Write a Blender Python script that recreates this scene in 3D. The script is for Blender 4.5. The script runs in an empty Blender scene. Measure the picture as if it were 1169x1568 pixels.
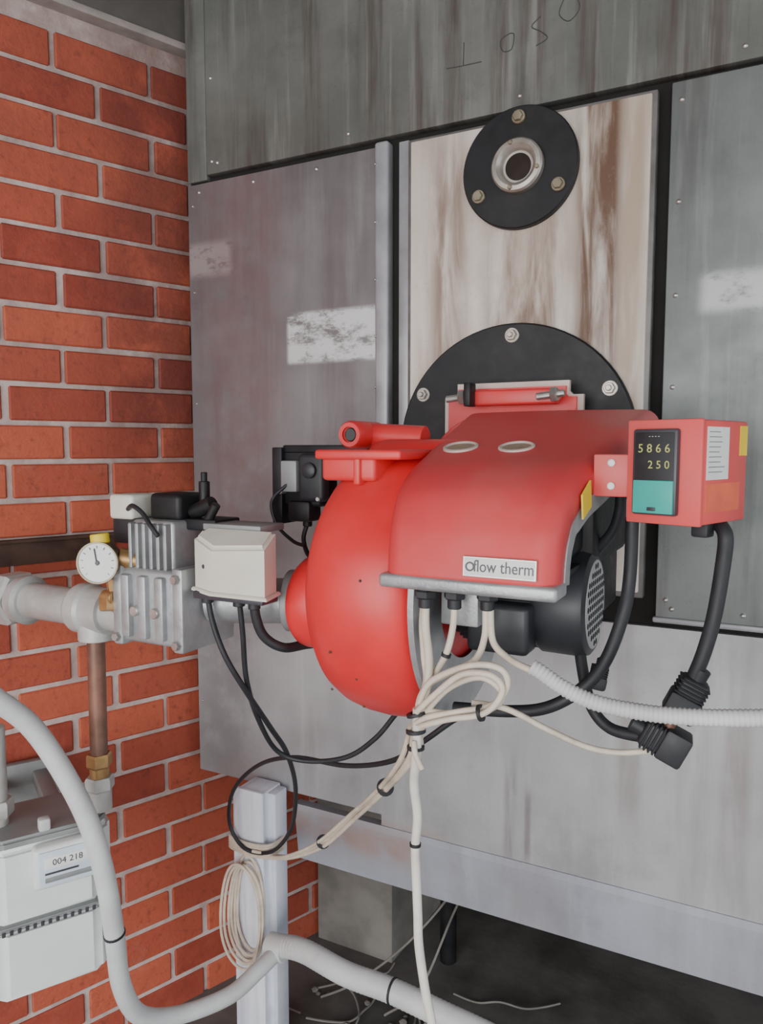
import bpy, bmesh, math, random
from mathutils import Vector, Matrix
random.seed(7)
COL = bpy.context.scene.collection

# ---------------------------------------------------------------- materials
class NB:
    def __init__(s, name):
        s.m = bpy.data.materials.new(name); s.m.use_nodes = True
        s.nt = s.m.node_tree; s.b = s.nt.nodes['Principled BSDF']
    def n(s, t, **k):
        nd = s.nt.nodes.new(t)
        for a, v in k.items(): setattr(nd, a, v)
        return nd
    def l(s, a, b): s.nt.links.new(a, b)
    def val(s, sock, v):
        if hasattr(v, 'is_output'): s.l(v, sock)
        else: sock.default_value = v
    def math(s, op, a, b=0.0, clamp=False):
        nd = s.n('ShaderNodeMath', operation=op, use_clamp=clamp)
        s.val(nd.inputs[0], a); s.val(nd.inputs[1], b); return nd.outputs[0]
    def pos(s):
        if not hasattr(s, '_p'):
            g = s.n('ShaderNodeNewGeometry'); sp = s.n('ShaderNodeSeparateXYZ')
            s.l(g.outputs['Position'], sp.inputs[0]); s._p = (g.outputs['Position'], sp.outputs, g)
        return s._p
    def noise(s, scale, vec=(1, 1, 1), detail=4, rough=0.6, off=0.0, dist=0.0):
        mp = s.n('ShaderNodeMapping'); s.l(s.pos()[0], mp.inputs[0])
        mp.inputs['Scale'].default_value = vec; mp.inputs['Location'].default_value = (off, off * .7, off * 1.3)
        t = s.n('ShaderNodeTexNoise'); s.l(mp.outputs[0], t.inputs['Vector'])
        t.inputs['Scale'].default_value = scale; t.inputs['Detail'].default_value = detail
        t.inputs['Roughness'].default_value = rough; t.inputs['Distortion'].default_value = dist
        return t.outputs['Fac']
    def mr(s, v, a, b, c=0.0, d=1.0, smooth=True):
        nd = s.n('ShaderNodeMapRange'); nd.interpolation_type = 'SMOOTHSTEP' if smooth else 'LINEAR'
        s.val(nd.inputs[0], v)
        for i, q in enumerate((a, b, c, d)): nd.inputs[i + 1].default_value = q
        return nd.outputs[0]
    def mix(s, f, a, b):
        nd = s.n('ShaderNodeMix', data_type='RGBA')
        s.val(nd.inputs[0], f)
        for sk, v in ((nd.inputs[6], a), (nd.inputs[7], b)):
            if hasattr(v, 'is_output'): s.l(v, sk)
            else: sk.default_value = (v[0], v[1], v[2], 1)
        return nd.outputs[2]
    def bump(s, h, st=0.2, d=0.01):
        nd = s.n('ShaderNodeBump'); nd.inputs['Strength'].default_value = st; nd.inputs['Distance'].default_value = d
        s.l(h, nd.inputs['Height']); s.l(nd.outputs[0], s.b.inputs['Normal'])
    def band(s, axis, c, hw, soft):
        v = s.math('ABSOLUTE', s.math('SUBTRACT', s.pos()[1][axis], c))
        return s.mr(v, hw - soft, hw + soft, 1.0, 0.0)

def simple(name, col, rough=0.5, metal=0.0, var=0.15, scale=25, dirt=None, dirt_amt=0.3, bump=0.0, spec=0.5):
    b = NB(name)
    n = b.noise(scale)
    c = b.mix(b.mr(n, .3, .7), tuple(x * (1 - var) for x in col), tuple(min(1, x * (1 + var)) for x in col))
    if dirt:
        n2 = b.noise(scale * .4, off=3.1, detail=6)
        c = b.mix(b.math('MULTIPLY', b.mr(n2, .45, .75), dirt_amt), c, dirt)
    b.l(c, b.b.inputs['Base Color'])
    b.l(b.mr(n, .2, .8, max(0.02, rough - .08), min(1, rough + .08)), b.b.inputs['Roughness'])
    b.b.inputs['Metallic'].default_value = metal
    b.b.inputs['Specular IOR Level'].default_value = spec
    if bump: b.bump(b.noise(scale * 6, off=1.0), bump, 0.002)
    return b.m

def sheet(name, dark, light, streak, samt, rough=0.45, metal=0.35, patches=(), kx=22, lower=None):
    b = NB(name)
    base = b.mr(b.noise(2.2, detail=6), .32, .68)
    st = b.mr(b.noise(1.0, vec=(kx, 1, 1.3), detail=5, rough=.65), .46, .70)
    st2 = b.mr(b.noise(1.0, vec=(kx * 2.1, 1, 2.0), detail=4, off=5.), .52, .7)
    gr = b.mr(b.noise(5, detail=9, rough=.75, off=11), .5, .72)
    def layer(dk, lt, sk, sa):
        c = b.mix(base, dk, lt)
        c = b.mix(b.math('MULTIPLY', st, sa), c, sk)
        c = b.mix(b.math('MULTIPLY', st2, sa * .45), c, tuple(min(1, x * 1.4 + .03) for x in lt))
        return b.mix(b.math('MULTIPLY', gr, .33), c, tuple(x * .55 for x in dk))
    c = layer(dark, light, streak, samt)
    if lower:
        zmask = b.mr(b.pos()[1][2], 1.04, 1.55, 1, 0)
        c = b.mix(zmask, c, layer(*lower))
    for (x, hx, z, hz, soft, col, amt, mode) in patches:
        m = b.math('MULTIPLY', b.band(0, x, hx, soft), b.band(2, z, hz, soft * (6 if mode == 's' else 1)))
        if mode == 's': nn = b.mr(b.noise(1.0, vec=(26, 1, 3.5), detail=7, off=x * 9, dist=.5), .30, .60)
        elif mode == 'b': nn = b.mr(b.noise(9, vec=(1, 1, 2), detail=7, rough=.75, off=x * 5), .36, .5)
        else: nn = b.mr(b.noise(14, detail=5), .2, .6)
        c = b.mix(b.math('MULTIPLY', b.math('MULTIPLY', m, nn), amt), c, col)
    sp = b.noise(160, detail=2, off=2.0)
    c = b.mix(b.math('MULTIPLY', b.mr(sp, .6, .75), .22), c, tuple(x * .6 for x in (lower[0] if lower else dark)))
    b.l(c, b.b.inputs['Base Color'])
    b.l(b.mr(b.noise(7, off=4., detail=5), .3, .7, rough - .1, rough + .15), b.b.inputs['Roughness'])
    b.b.inputs['Metallic'].default_value = metal
    b.bump(b.noise(2.5, detail=2, off=7), .25, .02)
    return b.m

M = {}
BR = (.18, .105, .065)
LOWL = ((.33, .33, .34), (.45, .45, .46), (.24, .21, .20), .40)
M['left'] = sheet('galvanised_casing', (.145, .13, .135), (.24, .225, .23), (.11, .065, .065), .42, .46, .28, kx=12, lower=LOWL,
    patches=[(-1.05, .10, 1.6, .5, .07, (.19, .10, .10), .55, 'f'), (-1.12, .09, .98, .26, .08, (.21, .205, .21), .7, 'f'),
             (-.81, .115, 1.73, .052, .006, (.70, .71, .71), .9, 'b'), (-1.135, .06, 1.92, .035, .012, (.40, .34, .33), .6, 'b'),
             (-.75, .2, .66, .05, .03, (.35, .19, .14), .6, 'f'), (-.42, .012, .80, .10, .006, (.16, .14, .13), .6, 's'), (-.385, .006, .78, .07, .004, (.15, .12, .11), .6, 's'),
             (-.20, .02, .95, .12, .01, (.20, .16, .14), .5, 's'), (-.03, .02, .9, .14, .01, (.22, .17, .15), .5, 's')])
M['fold'] = simple('galvanised_fold', (.36, .36, .38), .4, .25, .12, 14, (.15, .15, .15), .45)
M['right'] = sheet('galvanised_right', (.175, .195, .19), (.30, .325, .32), (.11, .10, .095), .5, .48, .3, kx=16,
    patches=[(-.06, .05, 1.75, .03, .012, (.62, .63, .63), .75, 'b')])
M['frame'] = simple('plate_edge', (.17, .16, .155), .5, .3, .2, 20)
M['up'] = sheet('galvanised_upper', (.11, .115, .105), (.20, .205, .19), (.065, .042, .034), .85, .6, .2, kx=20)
M['skirt'] = sheet('galvanised_skirt', (.33, .34, .38), (.43, .45, .51), (.27, .24, .23), .35, .5, .2, kx=9,
    patches=[(-.78, .16, .66, .035, .03, (.34, .22, .18), .75, 'f')])
M['cream'] = sheet('refractory_plate', (.56, .48, .42), (.78, .71, .64), (.42, .32, .25), .5, .6, 0, kx=10,
    patches=[(-.55, .034, 1.78, .28, .02, (.24, .16, .12), .9, 's'), (-.40, .07, 1.76, .16, .03, BR, .95, 's'),
             (-.275, .036, 1.9, .28, .014, (.13, .07, .042), 1.0, 's'), (-.22, .02, 1.8, .3, .012, (.36, .26, .18), .7, 's'), (-.60, .015, 1.6, .3, .01, (.4, .3, .22), .5, 's')])
M['red'] = simple('red_enamel', (.72, .030, .034), .38, 0, .08, 8, (.50, .13, .12), .45, spec=.5)
M['redhood'] = simple('red_hood_paint', (.62, .050, .055), .5, 0, .1, 5, (.50, .21, .20), .65, spec=.4)
M['redbox'] = simple('red_box_paint', (.72, .075, .075), .5, 0, .08, 9, (.55, .2, .17), .4)
M['black'] = simple('black_paint', (.010, .010, .012), .5, 0, .3, 30, (.05, .045, .04), .3, spec=.35)
M['rubber'] = simple('black_rubber', (.02, .021, .025), .55, 0, .2, 40)
M['motor'] = simple('motor_paint', (.025, .027, .032), .45, 0, .2, 20, (.08, .08, .08), .4)
M['gap'] = simple('dark_gap', (.01, .009, .008), .9)
M['cable'] = simple('cream_cable', (.70, .61, .50), .5, 0, .1, 30, (.30, .23, .16), .55)
M['whitecable'] = simple('white_cable', (.76, .73, .66), .5, 0, .08, 30, (.38, .31, .25), .45)
M['hose'] = simple('grey_white_hose', (.62, .63, .63), .55, 0, .08, 12, (.34, .32, .29), .5)
M['alu'] = simple('cast_aluminium', (.42, .43, .44), .42, .5, .15, 20, (.16, .155, .15), .5, bump=.3)
M['galv'] = simple('galvanised_pipe', (.50, .50, .48), .5, .25, .12, 18, (.24, .18, .13), .55, bump=.3)
M['steel'] = simple('bare_steel', (.55, .54, .52), .35, .8, .1, 30, (.25, .15, .1), .3)
M['brass'] = simple('brass', (.46, .28, .12), .4, .7, .12, 30, (.25, .13, .06), .4)
M['bolt'] = simple('tarnished_bolt', (.28, .24, .17), .45, .6, .2, 40, (.12, .08, .05), .5)
M['copper'] = simple('copper', (.24, .12, .085), .45, .4, .25, 20, (.12, .085, .07), .5)
M['creambox'] = simple('cream_plastic', (.72, .70, .61), .45, 0, .05, 12, (.5, .45, .36), .3)
M['meter'] = simple('meter_paint', (.76, .80, .78), .4, 0, .04, 8, (.6, .6, .57), .3)
M['metertop'] = simple('meter_top', (.27, .28, .28), .5, .2, .12, 14)
M['post'] = sheet('whitewashed_post', (.68, .72, .83), (.86, .89, .94), (.46, .48, .60), .7, .6, 0, kx=30)
M['white'] = simple('white_label', (.80, .80, .78), .5, 0, .04)
M['blueish'] = simple('index_label', (.62, .70, .78), .4, 0, .06)
M['glass'] = simple('dark_glass', (.03, .022, .018), .12, 0, .1)
M['yellow'] = simple('yellow_sticker', (.80, .58, .03), .5, 0, .06)
M['teal'] = simple('teal_panel', (.03, .42, .36), .4, 0, .06)
M['bezel'] = simple('black_bezel', (.05, .05, .06), .35, 0, .1)
M['chalk'] = simple('faint_marker', (.05, .055, .05), .8, 0, .1)
M['orange'] = simple('faded_label', (.76, .14, .07), .5, 0, .1)
M['pinkgrey'] = simple('gasket_frame', (.60, .50, .45), .5, .1, .15, 15, (.3, .2, .16), .5)
M['tan'] = simple('sight_window', (.28, .20, .13), .4, 0, .3, 60)
M['mesh'] = simple('grille_grey', (.42, .43, .44), .45, .1, .1)
M['fitring'] = simple('sight_ring', (.42, .38, .34), .35, .5, .15, 30, (.2, .1, .06), .4)
M['rust'] = simple('rusty_steel', (.10, .055, .04), .8, .1, .3, 20, (.05, .035, .03), .6)
b = NB('led_digits'); b.b.inputs['Base Color'].default_value = (.4, .42, .12, 1)
b.b.inputs['Emission Color'].default_value = (.65, .75, .25, 1); b.b.inputs['Emission Strength'].default_value = .15; M['led'] = b.m

# brick and mortar, with shade on upper courses and in the corner painted in
def painted_shade(b):
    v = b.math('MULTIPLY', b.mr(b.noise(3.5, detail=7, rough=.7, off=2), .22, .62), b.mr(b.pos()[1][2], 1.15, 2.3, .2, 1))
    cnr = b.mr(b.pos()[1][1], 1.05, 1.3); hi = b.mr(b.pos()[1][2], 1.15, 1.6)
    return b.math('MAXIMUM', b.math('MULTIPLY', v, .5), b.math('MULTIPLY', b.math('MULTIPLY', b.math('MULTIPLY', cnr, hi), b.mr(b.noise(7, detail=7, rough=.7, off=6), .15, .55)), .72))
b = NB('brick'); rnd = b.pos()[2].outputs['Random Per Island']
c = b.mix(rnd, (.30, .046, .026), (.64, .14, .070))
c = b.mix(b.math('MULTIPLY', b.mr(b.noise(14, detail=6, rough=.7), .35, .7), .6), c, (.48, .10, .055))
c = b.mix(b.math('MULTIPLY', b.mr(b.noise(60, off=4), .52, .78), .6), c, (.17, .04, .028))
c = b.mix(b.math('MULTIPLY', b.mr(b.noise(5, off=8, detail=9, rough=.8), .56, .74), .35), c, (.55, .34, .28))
c = b.mix(painted_shade(b), c, (.085, .018, .014))
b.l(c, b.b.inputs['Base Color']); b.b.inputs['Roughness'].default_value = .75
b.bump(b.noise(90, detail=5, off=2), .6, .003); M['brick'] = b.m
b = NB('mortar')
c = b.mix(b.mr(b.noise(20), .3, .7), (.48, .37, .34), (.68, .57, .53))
b.l(b.mix(painted_shade(b), c, (.13, .07, .06)), b.b.inputs['Base Color']); b.b.inputs['Roughness'].default_value = .9
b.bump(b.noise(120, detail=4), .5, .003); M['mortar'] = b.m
M['concrete'] = simple('concrete', (.22, .21, .19), .85, 0, .3, 6, (.08, .07, .06), .6, bump=.5)
M['beam'] = simple('concrete_beam', (.10, .09, .08), .85, 0, .25, 5, (.05, .04, .035), .6, bump=.4)
M['beamedge'] = simple('beam_edge', (.30, .26, .24), .85, 0, .25, 9, (.12, .1, .09), .6, bump=.4)
M['ground'] = simple('dirty_floor', (.11, .105, .10), .85, 0, .4, 5, (.26, .25, .22), .55, bump=.6)
M['bounce_ground'] = simple('bounce_ground', (.30, .29, .27), .9, 0, .2, 3, (.2, .19, .17), .5, bump=.5)

# ---------------------------------------------------------------- geometry helpers
def empty(name, loc=(0, 0, 0)):
    e = bpy.data.objects.new(name, None); e.empty_display_size = .05; COL.objects.link(e); return e
def finish(bm, name, mat, parent=None, smooth=True, ang=35, mw=None):
    bmesh.ops.recalc_face_normals(bm, faces=bm.faces)
    me = bpy.data.meshes.new(name); bm.to_mesh(me); bm.free()
    mats = mat if isinstance(mat, (list, tuple)) else [mat]
    for m in mats: me.materials.append(M[m] if isinstance(m, str) else m)
    if smooth:
        me.shade_smooth(); me.set_sharp_from_angle(angle=math.radians(ang))
    o = bpy.data.objects.new(name, me); COL.objects.link(o)
    if mw is not None: o.matrix_world = mw
    if parent: o.parent = parent
    return o
def merge(bm, t, mi=0, mat=None):
    if mat is not None: bmesh.ops.transform(t, matrix=mat, verts=t.verts)
    vm = {v: bm.verts.new(v.co) for v in t.verts}
    for f in t.faces:
        try:
            nf = bm.faces.new([vm[v] for v in f.verts]); nf.material_index = mi
        except ValueError: pass
    t.free()
def add_box(bm, x0, x1, y0, y1, z0, z1, bev=0, seg=2, mi=0):
    t = bmesh.new(); bmesh.ops.create_cube(t, size=1)
    for v in t.verts:
        v.co = Vector(((x0 + x1) / 2 + v.co.x * (x1 - x0), (y0 + y1) / 2 + v.co.y * (y1 - y0), (z0 + z1) / 2 + v.co.z * (z1 - z0)))
    if bev: bmesh.ops.bevel(t, geom=t.edges[:], offset=bev, segments=seg, profile=.5, affect='EDGES')
    merge(bm, t, mi)
def box(name, x0, x1, y0, y1, z0, z1, mat, parent=None, bev=.002, seg=2, mw=None):
    bm = bmesh.new(); add_box(bm, x0, x1, y0, y1, z0, z1, bev, seg)
    return finish(bm, name, mat, parent, mw=mw)
def prism(name, plan, z0, z1, mat, parent=None):
    bm = bmesh.new(); n = len(plan)
    a = [bm.verts.new((x, y, z0)) for x, y in plan]; c = [bm.verts.new((x, y, z1)) for x, y in plan]
    bm.faces.new(a); bm.faces.new(c[::-1])
    for i in range(n): bm.faces.new([a[i], a[(i + 1) % n], c[(i + 1) % n], c[i]])
    return finish(bm, name, mat, parent, smooth=False)
def add_lathe(bm, prof, org, axis, seg=48, mi=0):
    ax = Vector(axis).normalized(); up = Vector((0, 0, 1)) if abs(ax.z) < .9 else Vector((0, 1, 0))
    u = ax.cross(up).normalized(); w = ax.cross(u).normalized(); org = Vector(org)
    rings = []
    for (d, r) in prof:
        if r < 1e-6: rings.append([bm.verts.new(org + ax * d)])
        else: rings.append([bm.verts.new(org + ax * d + (u * math.cos(2 * math.pi * i / seg) + w * math.sin(2 * math.pi * i / seg)) * r) for i in range(seg)])
    for a, c in zip(rings, rings[1:]):
        for i in range(seg):
            j = (i + 1) % seg
            if len(a) == 1 and len(c) == 1: continue
            if len(a) == 1: f = bm.faces.new([a[0], c[i], c[j]])
            elif len(c) == 1: f = bm.faces.new([a[i], a[j], c[0]])
            else: f = bm.faces.new([a[i], a[j], c[j], c[i]])
            f.material_index = mi
def lathe(name, prof, org, axis, mat, parent=None, seg=48, ang=35):
    bm = bmesh.new(); add_lathe(bm, prof, org, axis, seg); return finish(bm, name, mat, parent, ang=ang)
def rod_prof(L, r, b=.0015):
    b = min(b, r * .4, L * .4)
    return [(0, 0), (0, r - b), (b, r), (L - b, r), (L, r - b), (L, 0)]
def rod(name, p0, p1, r, mat, parent=None, seg=32, b=.0015):
    p0 = Vector(p0); p1 = Vector(p1); return lathe(name, rod_prof((p1 - p0).length, r, b), p0, p1 - p0, mat, parent, seg)
def add_rod(bm, p0, p1, r, seg=24, mi=0, b=.001):
    p0 = Vector(p0); p1 = Vector(p1); add_lathe(bm, rod_prof((p1 - p0).length, r, b), p0, p1 - p0, seg, mi)
def spline(pts, sub=8, closed=False):
    P = [Vector(p) for p in pts]; out = []
    n = len(P)
    rng = range(n if closed else n - 1)
    for i in rng:
        if closed: a, b_, c_, d = P[(i - 1) % n], P[i], P[(i + 1) % n], P[(i + 2) % n]
        else: a, b_, c_, d = P[max(i - 1, 0)], P[i], P[i + 1], P[min(i + 2, n - 1)]
        for k in range(sub):
            t = k / sub
            out.append(.5 * ((2 * b_) + (c_ - a) * t + (2 * a - 5 * b_ + 4 * c_ - d) * t * t + (-a + 3 * b_ - 3 * c_ + d) * t ** 3))
    if not closed: out.append(P[-1])
    return out
def add_tube(bm, pts, r, seg=10, sub=8, rf=None, mi=0, closed=False):
    S = spline(pts, sub, closed); n = len(S); tot = 0
    prev = None; rings = []
    for i, p in enumerate(S):
        if closed: t = (S[(i + 1) % n] - S[i - 1]).normalized()
        else: t = (S[min(i + 1, n - 1)] - S[max(i - 1, 0)]).normalized()
        if prev is None:
            u = t.orthogonal().normalized()
        else:
            u = (prev - t * prev.dot(t)).normalized()
        prev = u; w = t.cross(u)
        if i: tot += (S[i] - S[i - 1]).length
        rr = r if rf is None else rf(tot, r)
        rings.append([bm.verts.new(p + (u * math.cos(2 * math.pi * k / seg) + w * math.sin(2 * math.pi * k / seg)) * rr) for k in range(seg)])
    pairs = list(zip(rings, rings[1:]))
    if closed: pairs.append((rings[-1], rings[0]))
    for a, c in pairs:
        for k in range(seg):
            j = (k + 1) % seg; f = bm.faces.new([a[k], a[j], c[j], c[k]]); f.material_index = mi
    if not closed:
        bm.faces.new(rings[0][::-1]); bm.faces.new(rings[-1])
def mm(s):
    return [tuple(float(v) / 1000 for v in tok.strip('()').split(',')) for tok in s.split()]
def tube(name, pts, r, mat, parent=None, seg=12, sub=8, rf=None, closed=False):
    if isinstance(pts, str): pts = mm(pts)
    bm = bmesh.new(); add_tube(bm, pts, r, seg, sub, rf, closed=closed); return finish(bm, name, mat, parent, ang=80)
def hexnut(bm, c, axis, r, h, mi=0):
    add_lathe(bm, [(0, 0), (0, r * .9), (h * .15, r), (h * .85, r), (h, r * .9), (h, 0)], c, axis, 6, mi)
def text(name, body, size, mat, parent, mw, ext=.0004, align='CENTER'):
    cu = bpy.data.curves.new(name, 'FONT'); cu.body = body; cu.size = size; cu.extrude = ext; cu.align_x = align; cu.align_y = 'CENTER'
    cu.resolution_u = 3
    o = bpy.data.objects.new(name + '_c', cu); COL.objects.link(o); bpy.context.view_layer.update()
    me = bpy.data.meshes.new_from_object(o.evaluated_get(bpy.context.evaluated_depsgraph_get()))
    bpy.data.objects.remove(o); me.name = name; me.materials.clear(); me.materials.append(M[mat])
    ob = bpy.data.objects.new(name, me); COL.objects.link(ob); ob.matrix_world = mw
    if parent: ob.parent = parent
    return ob

# ---------------------------------------------------------------- room shell
FZ = .12     # floor level
WA = math.radians(21.4)
WM = Matrix.Translation((-1.235, 1.36, 0)) @ Matrix.Rotation(-WA, 4, 'Z')
def wall_x(y): return -1.235 + math.tan(WA) * (y - 1.36)
bm = bmesh.new()
add_box(bm, -.2, -.006, -3.2, 2.6, 0, 2.39, 0, mi=1)
pitch = .080; z = 1.830 - 24 * pitch; k = 0; BL = .209
while z < 2.37:
    if z > .02:
        y = -.266 - BL * 14 + (.092 if k % 2 else 0)
        while y < 2.55:
            j = random.uniform(-.003, .003); jz = random.uniform(-.0012, .0012)
            add_box(bm, -.05, random.uniform(-.0015, .0015), y + .0055 + j, y + BL - .0055 + j, z - pitch / 2 + .0054 + jz, z + pitch / 2 - .0054 + jz, .0032, 1, 0)
            y += BL
    z += pitch; k += 1
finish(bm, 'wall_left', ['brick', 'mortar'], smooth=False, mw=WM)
box('trim_beam', -.22, .02, -3.2, 2.6, 2.402, 2.92, 'beam', bev=.006, mw=WM)
box('trim_ledge', -.22, .028, -3.2, 2.6, 2.388, 2.404, 'beamedge', bev=.003, mw=WM)
SS = empty('wall_shadow_strip')  # dark strip added where the pipe's shadow lies on the wall
box('shadow_strip_face', .0, .006, -2.2, -.17, 1.258, 1.312, 'rust', SS, .001, mw=WM)
box('shadow_strip_lip', .0, .022, -2.2, -.17, 1.306, 1.312, 'rust', SS, .001, mw=WM)
box('floor', -2.8, 3.2, -.6, 3.8, FZ - .12, FZ, 'ground', bev=0)
box('floor_bounce', -4.5, 4.5, -6.5, -.6, FZ - .12, FZ - .004, 'bounce_ground', bev=0)  # unseen pale slab, added to bounce light up onto the lower parts
box('ceiling', -2.8, 3.2, -2.2, 3.8, 2.92, 3.0, 'beam', bev=0)
box('wall_back', -2.6, 3.2, 3.7, 3.8, FZ, 2.92, 'concrete', bev=0)

# ---------------------------------------------------------------- boiler
B = empty('boiler')
prism('casing_core', [(-1.185, 1.362), (2.3, 1.362), (2.3, 3.1), (wall_x(3.1) + .06, 3.1), (wall_x(1.5) + .03, 1.5), (-1.185, 1.42)], .735, 2.85, 'gap', B)
box('casing_side', -1.192, -1.185, 1.352, 1.42, .73, 2.85, 'left', B, 0)
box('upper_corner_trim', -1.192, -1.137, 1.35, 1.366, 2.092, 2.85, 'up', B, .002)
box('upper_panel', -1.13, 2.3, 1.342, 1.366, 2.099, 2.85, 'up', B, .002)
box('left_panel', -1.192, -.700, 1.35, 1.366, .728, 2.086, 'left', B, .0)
box('left_panel_fold', -.710, -.680, 1.338, 1.366, 1.19, 2.092, 'fold', B, .006, 3)
box('door_frame', -.662, -.640, 1.350, 1.366, 1.19, 2.088, 'fold', B, .002)
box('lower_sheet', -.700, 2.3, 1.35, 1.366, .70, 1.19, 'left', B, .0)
box('plate_frame', -.637, -.186, 1.338, 1.366, 1.24, 2.082, 'frame', B, .003)
box('front_plate', -.629, -.194, 1.333, 1.345, 1.25, 2.076, 'cream', B, .003)
box('right_panel', -.166, 2.3, 1.345, 1.366, 1.205, 2.090, 'right', B, .003)
box('right_panel_lip', -.170, 2.3, 1.340, 1.352, 1.200, 1.210, 'fold', B, .003)
bm = bmesh.new()
pr = [(1.347, .705), (1.347, .69), (1.362, .57), (1.369, .57), (1.369, .705)]
a = [bm.verts.new((-.918, y, z)) for y, z in pr]; c = [bm.verts.new((2.3, y, z)) for y, z in pr]
bm.faces.new(a); bm.faces.new(c[::-1])
for i in range(5): bm.faces.new([a[i], a[(i + 1) % 5], c[(i + 1) % 5], c[i]])
finish(bm, 'skirt', 'skirt', B, ang=5)
bm = bmesh.new()
def screw(x, z, y=1.350, r=.0045): add_lathe(bm, [(0, r), (.002, r * .9), (.0035, r * .5), (.004, 0)], (x, y, z), (0, -1, 0), 12)
for z in (2.05, 1.94, 1.83, 1.72, 1.62, 1.52, 1.38): screw(-.707, z, 1.3385, .003)
for x in (-1.16, -1.01, -.85): screw(x, 2.068)
for z in (2.04, 1.85, 1.6, 1.35, 1.1, .9): screw(-1.178, z, r=.003)
for z in (2.72, 2.5, 2.3, 2.125): screw(-1.115, z, 1.342)
for x in (-1.1, -.77, -.42, -.06, .3): screw(x, 2.12, 1.342)
for z in (2.06, 1.9, 1.75, 1.6, 1.4, 1.24): screw(-.15, z, 1.345)
for x in (-.14, -.03, .2): screw(x, 1.225, 1.345)
finish(bm, 'panel_screws', 'steel', B)
bm = bmesh.new()
for s in ('(-560,1342,2197) (-530,1342,2195) (-492,1342,2194)', '(-527,1342,2195) (-526,1342,2235)',
          '(-440,1342,2230) (-456,1342,2222) (-452,1342,2203) (-436,1342,2203) (-432,1342,2226) (-440,1342,2230)',
          '(-384,1342,2245) (-400,1342,2232) (-384,1342,2220) (-372,1342,2206) (-392,1342,2198)', '(-345,1342,2262) (-352,1342,2240) (-335,1342,2225) (-318,1342,2240) (-322,1342,2262)'):
    add_tube(bm, mm(s), .0010, 6, 6)
finish(bm, 'marker_scribble', 'chalk', B)
c0 = (-.413, 1.333, 1.99)
lathe('sight_flange', [(0, .104), (.012, .104), (.014, .102), (.014, 0)], c0, (0, -1, 0), 'black', B, 64)
lathe('sight_ring', [(.012, .046), (.026, .046), (.03, .043), (.031, .036), (.026, .030), (.016, .027), (.016, 0)], c0, (0, -1, 0), 'fitring', B, 48)
lathe('sight_glass', [(.015, .024), (.0165, .023), (.0165, 0)], c0, (0, -1, 0), 'glass', B, 32)
bm = bmesh.new()
for a in (90, 210, 330):
    p = (c0[0] + .083 * math.cos(math.radians(a)), 1.321, c0[2] + .083 * math.sin(math.radians(a)))
    add_rod(bm, p, (p[0], 1.312, p[2]), .012, 20); hexnut(bm, (p[0], 1.314, p[2]), (0, -1, 0), .009, .008)
for a in (105, 255, 345):
    p = (c0[0] + .039 * math.cos(math.radians(a)), 1.304, c0[2] + .039 * math.sin(math.radians(a))); add_rod(bm, p, (p[0], 1.299, p[2]), .004, 10)
finish(bm, 'sight_flange_bolts', 'bolt', B, ang=20)
c1 = (-.42, 1.335, 1.50)
lathe('burner_flange', [(0, .222), (.013, .222), (.016, .219), (.016, 0)], c1, (0, -1, 0), 'black', B, 72)
bm = bmesh.new()
for a in (30, 90, 150, 210, 270, 330):
    p = (c1[0] + .2 * math.cos(math.radians(a)), 1.321, c1[2] + .2 * math.sin(math.radians(a)))
    add_rod(bm, p, (p[0], 1.316, p[2]), .0135, 20); hexnut(bm, (p[0], 1.317, p[2]), (0, -1, 0), .010, .009)
    add_rod(bm, (p[0], 1.31, p[2]), (p[0], 1.302, p[2]), .005, 12)
finish(bm, 'burner_flange_bolts', 'fitring', B, ang=20)

# boiler leg
P = empty('boiler_leg')
box('leg_front', -1.028, -.948, 1.268, 1.276, FZ, .752, 'post', P, .001)
box('leg_core', -1.022, -.952, 1.276, 1.342, FZ, .748, 'post', P, .003)
box('leg_web', -.955, -.930, 1.290, 1.335, FZ, .745, 'post', P, .003)
box('leg_foot', -1.06, -.90, 1.25, 1.36, FZ, FZ + .012, 'post', P, .002)
PL = empty('concrete_plinth')
prism('plinth_block', [(wall_x(1.70) + .02, 1.70), (-.85, 1.70), (-.83, 2.1), (wall_x(2.1) + .02, 2.1)], FZ, .62, 'concrete', PL)
prism('plinth_cap', [(wall_x(1.69) + .02, 1.69), (-.84, 1.69), (-.82, 2.11), (wall_x(2.11) + .02, 2.11)], .62, .70, 'concrete', PL)
box('plinth_block_far', .2, .8, 2.5, 2.9, FZ, .70, 'concrete', PL, .012)
rod('drain_pipe', (-.72, 1.78, FZ), (-.72, 1.78, .73), .022, 'black', PL)

# ---------------------------------------------------------------- burner
R = empty('gas_burner')
C = (0, 1.0, 1.30)
vol = [(-.560, 0), (-.560, .125), (-.558, .143), (-.551, .161), (-.538, .176), (-.519, .186), (-.494, .192), (-.462, .194), (-.428, .191), (-.406, .184), (-.392, .172), (-.387, .155), (-.387, 0)]
lathe('fan_volute', vol, C, (1, 0, 0), 'red', R, 96, ang=60)
lathe('volute_rim', [(-.389, .165), (-.389, .181), (-.381, .181), (-.379, .165), (-.379, .1)], C, (1, 0, 0), 'alu', R, 72)
bm = bmesh.new()
for a_, x_ in ((200, -.50), (212, -.47), (222, -.52), (236, -.49), (243, -.46), (170, -.45)):
    t = math.radians(a_); y_ = 1.0 + .1925 * math.cos(t); z_ = 1.30 + .1925 * math.sin(t)
    add_lathe(bm, [(0, .0020), (.0018, .0015), (.0019, 0)], (x_, y_, z_), (0, math.cos(t), math.sin(t)), 10)
finish(bm, 'paint_chips', 'rust', R)
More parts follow.
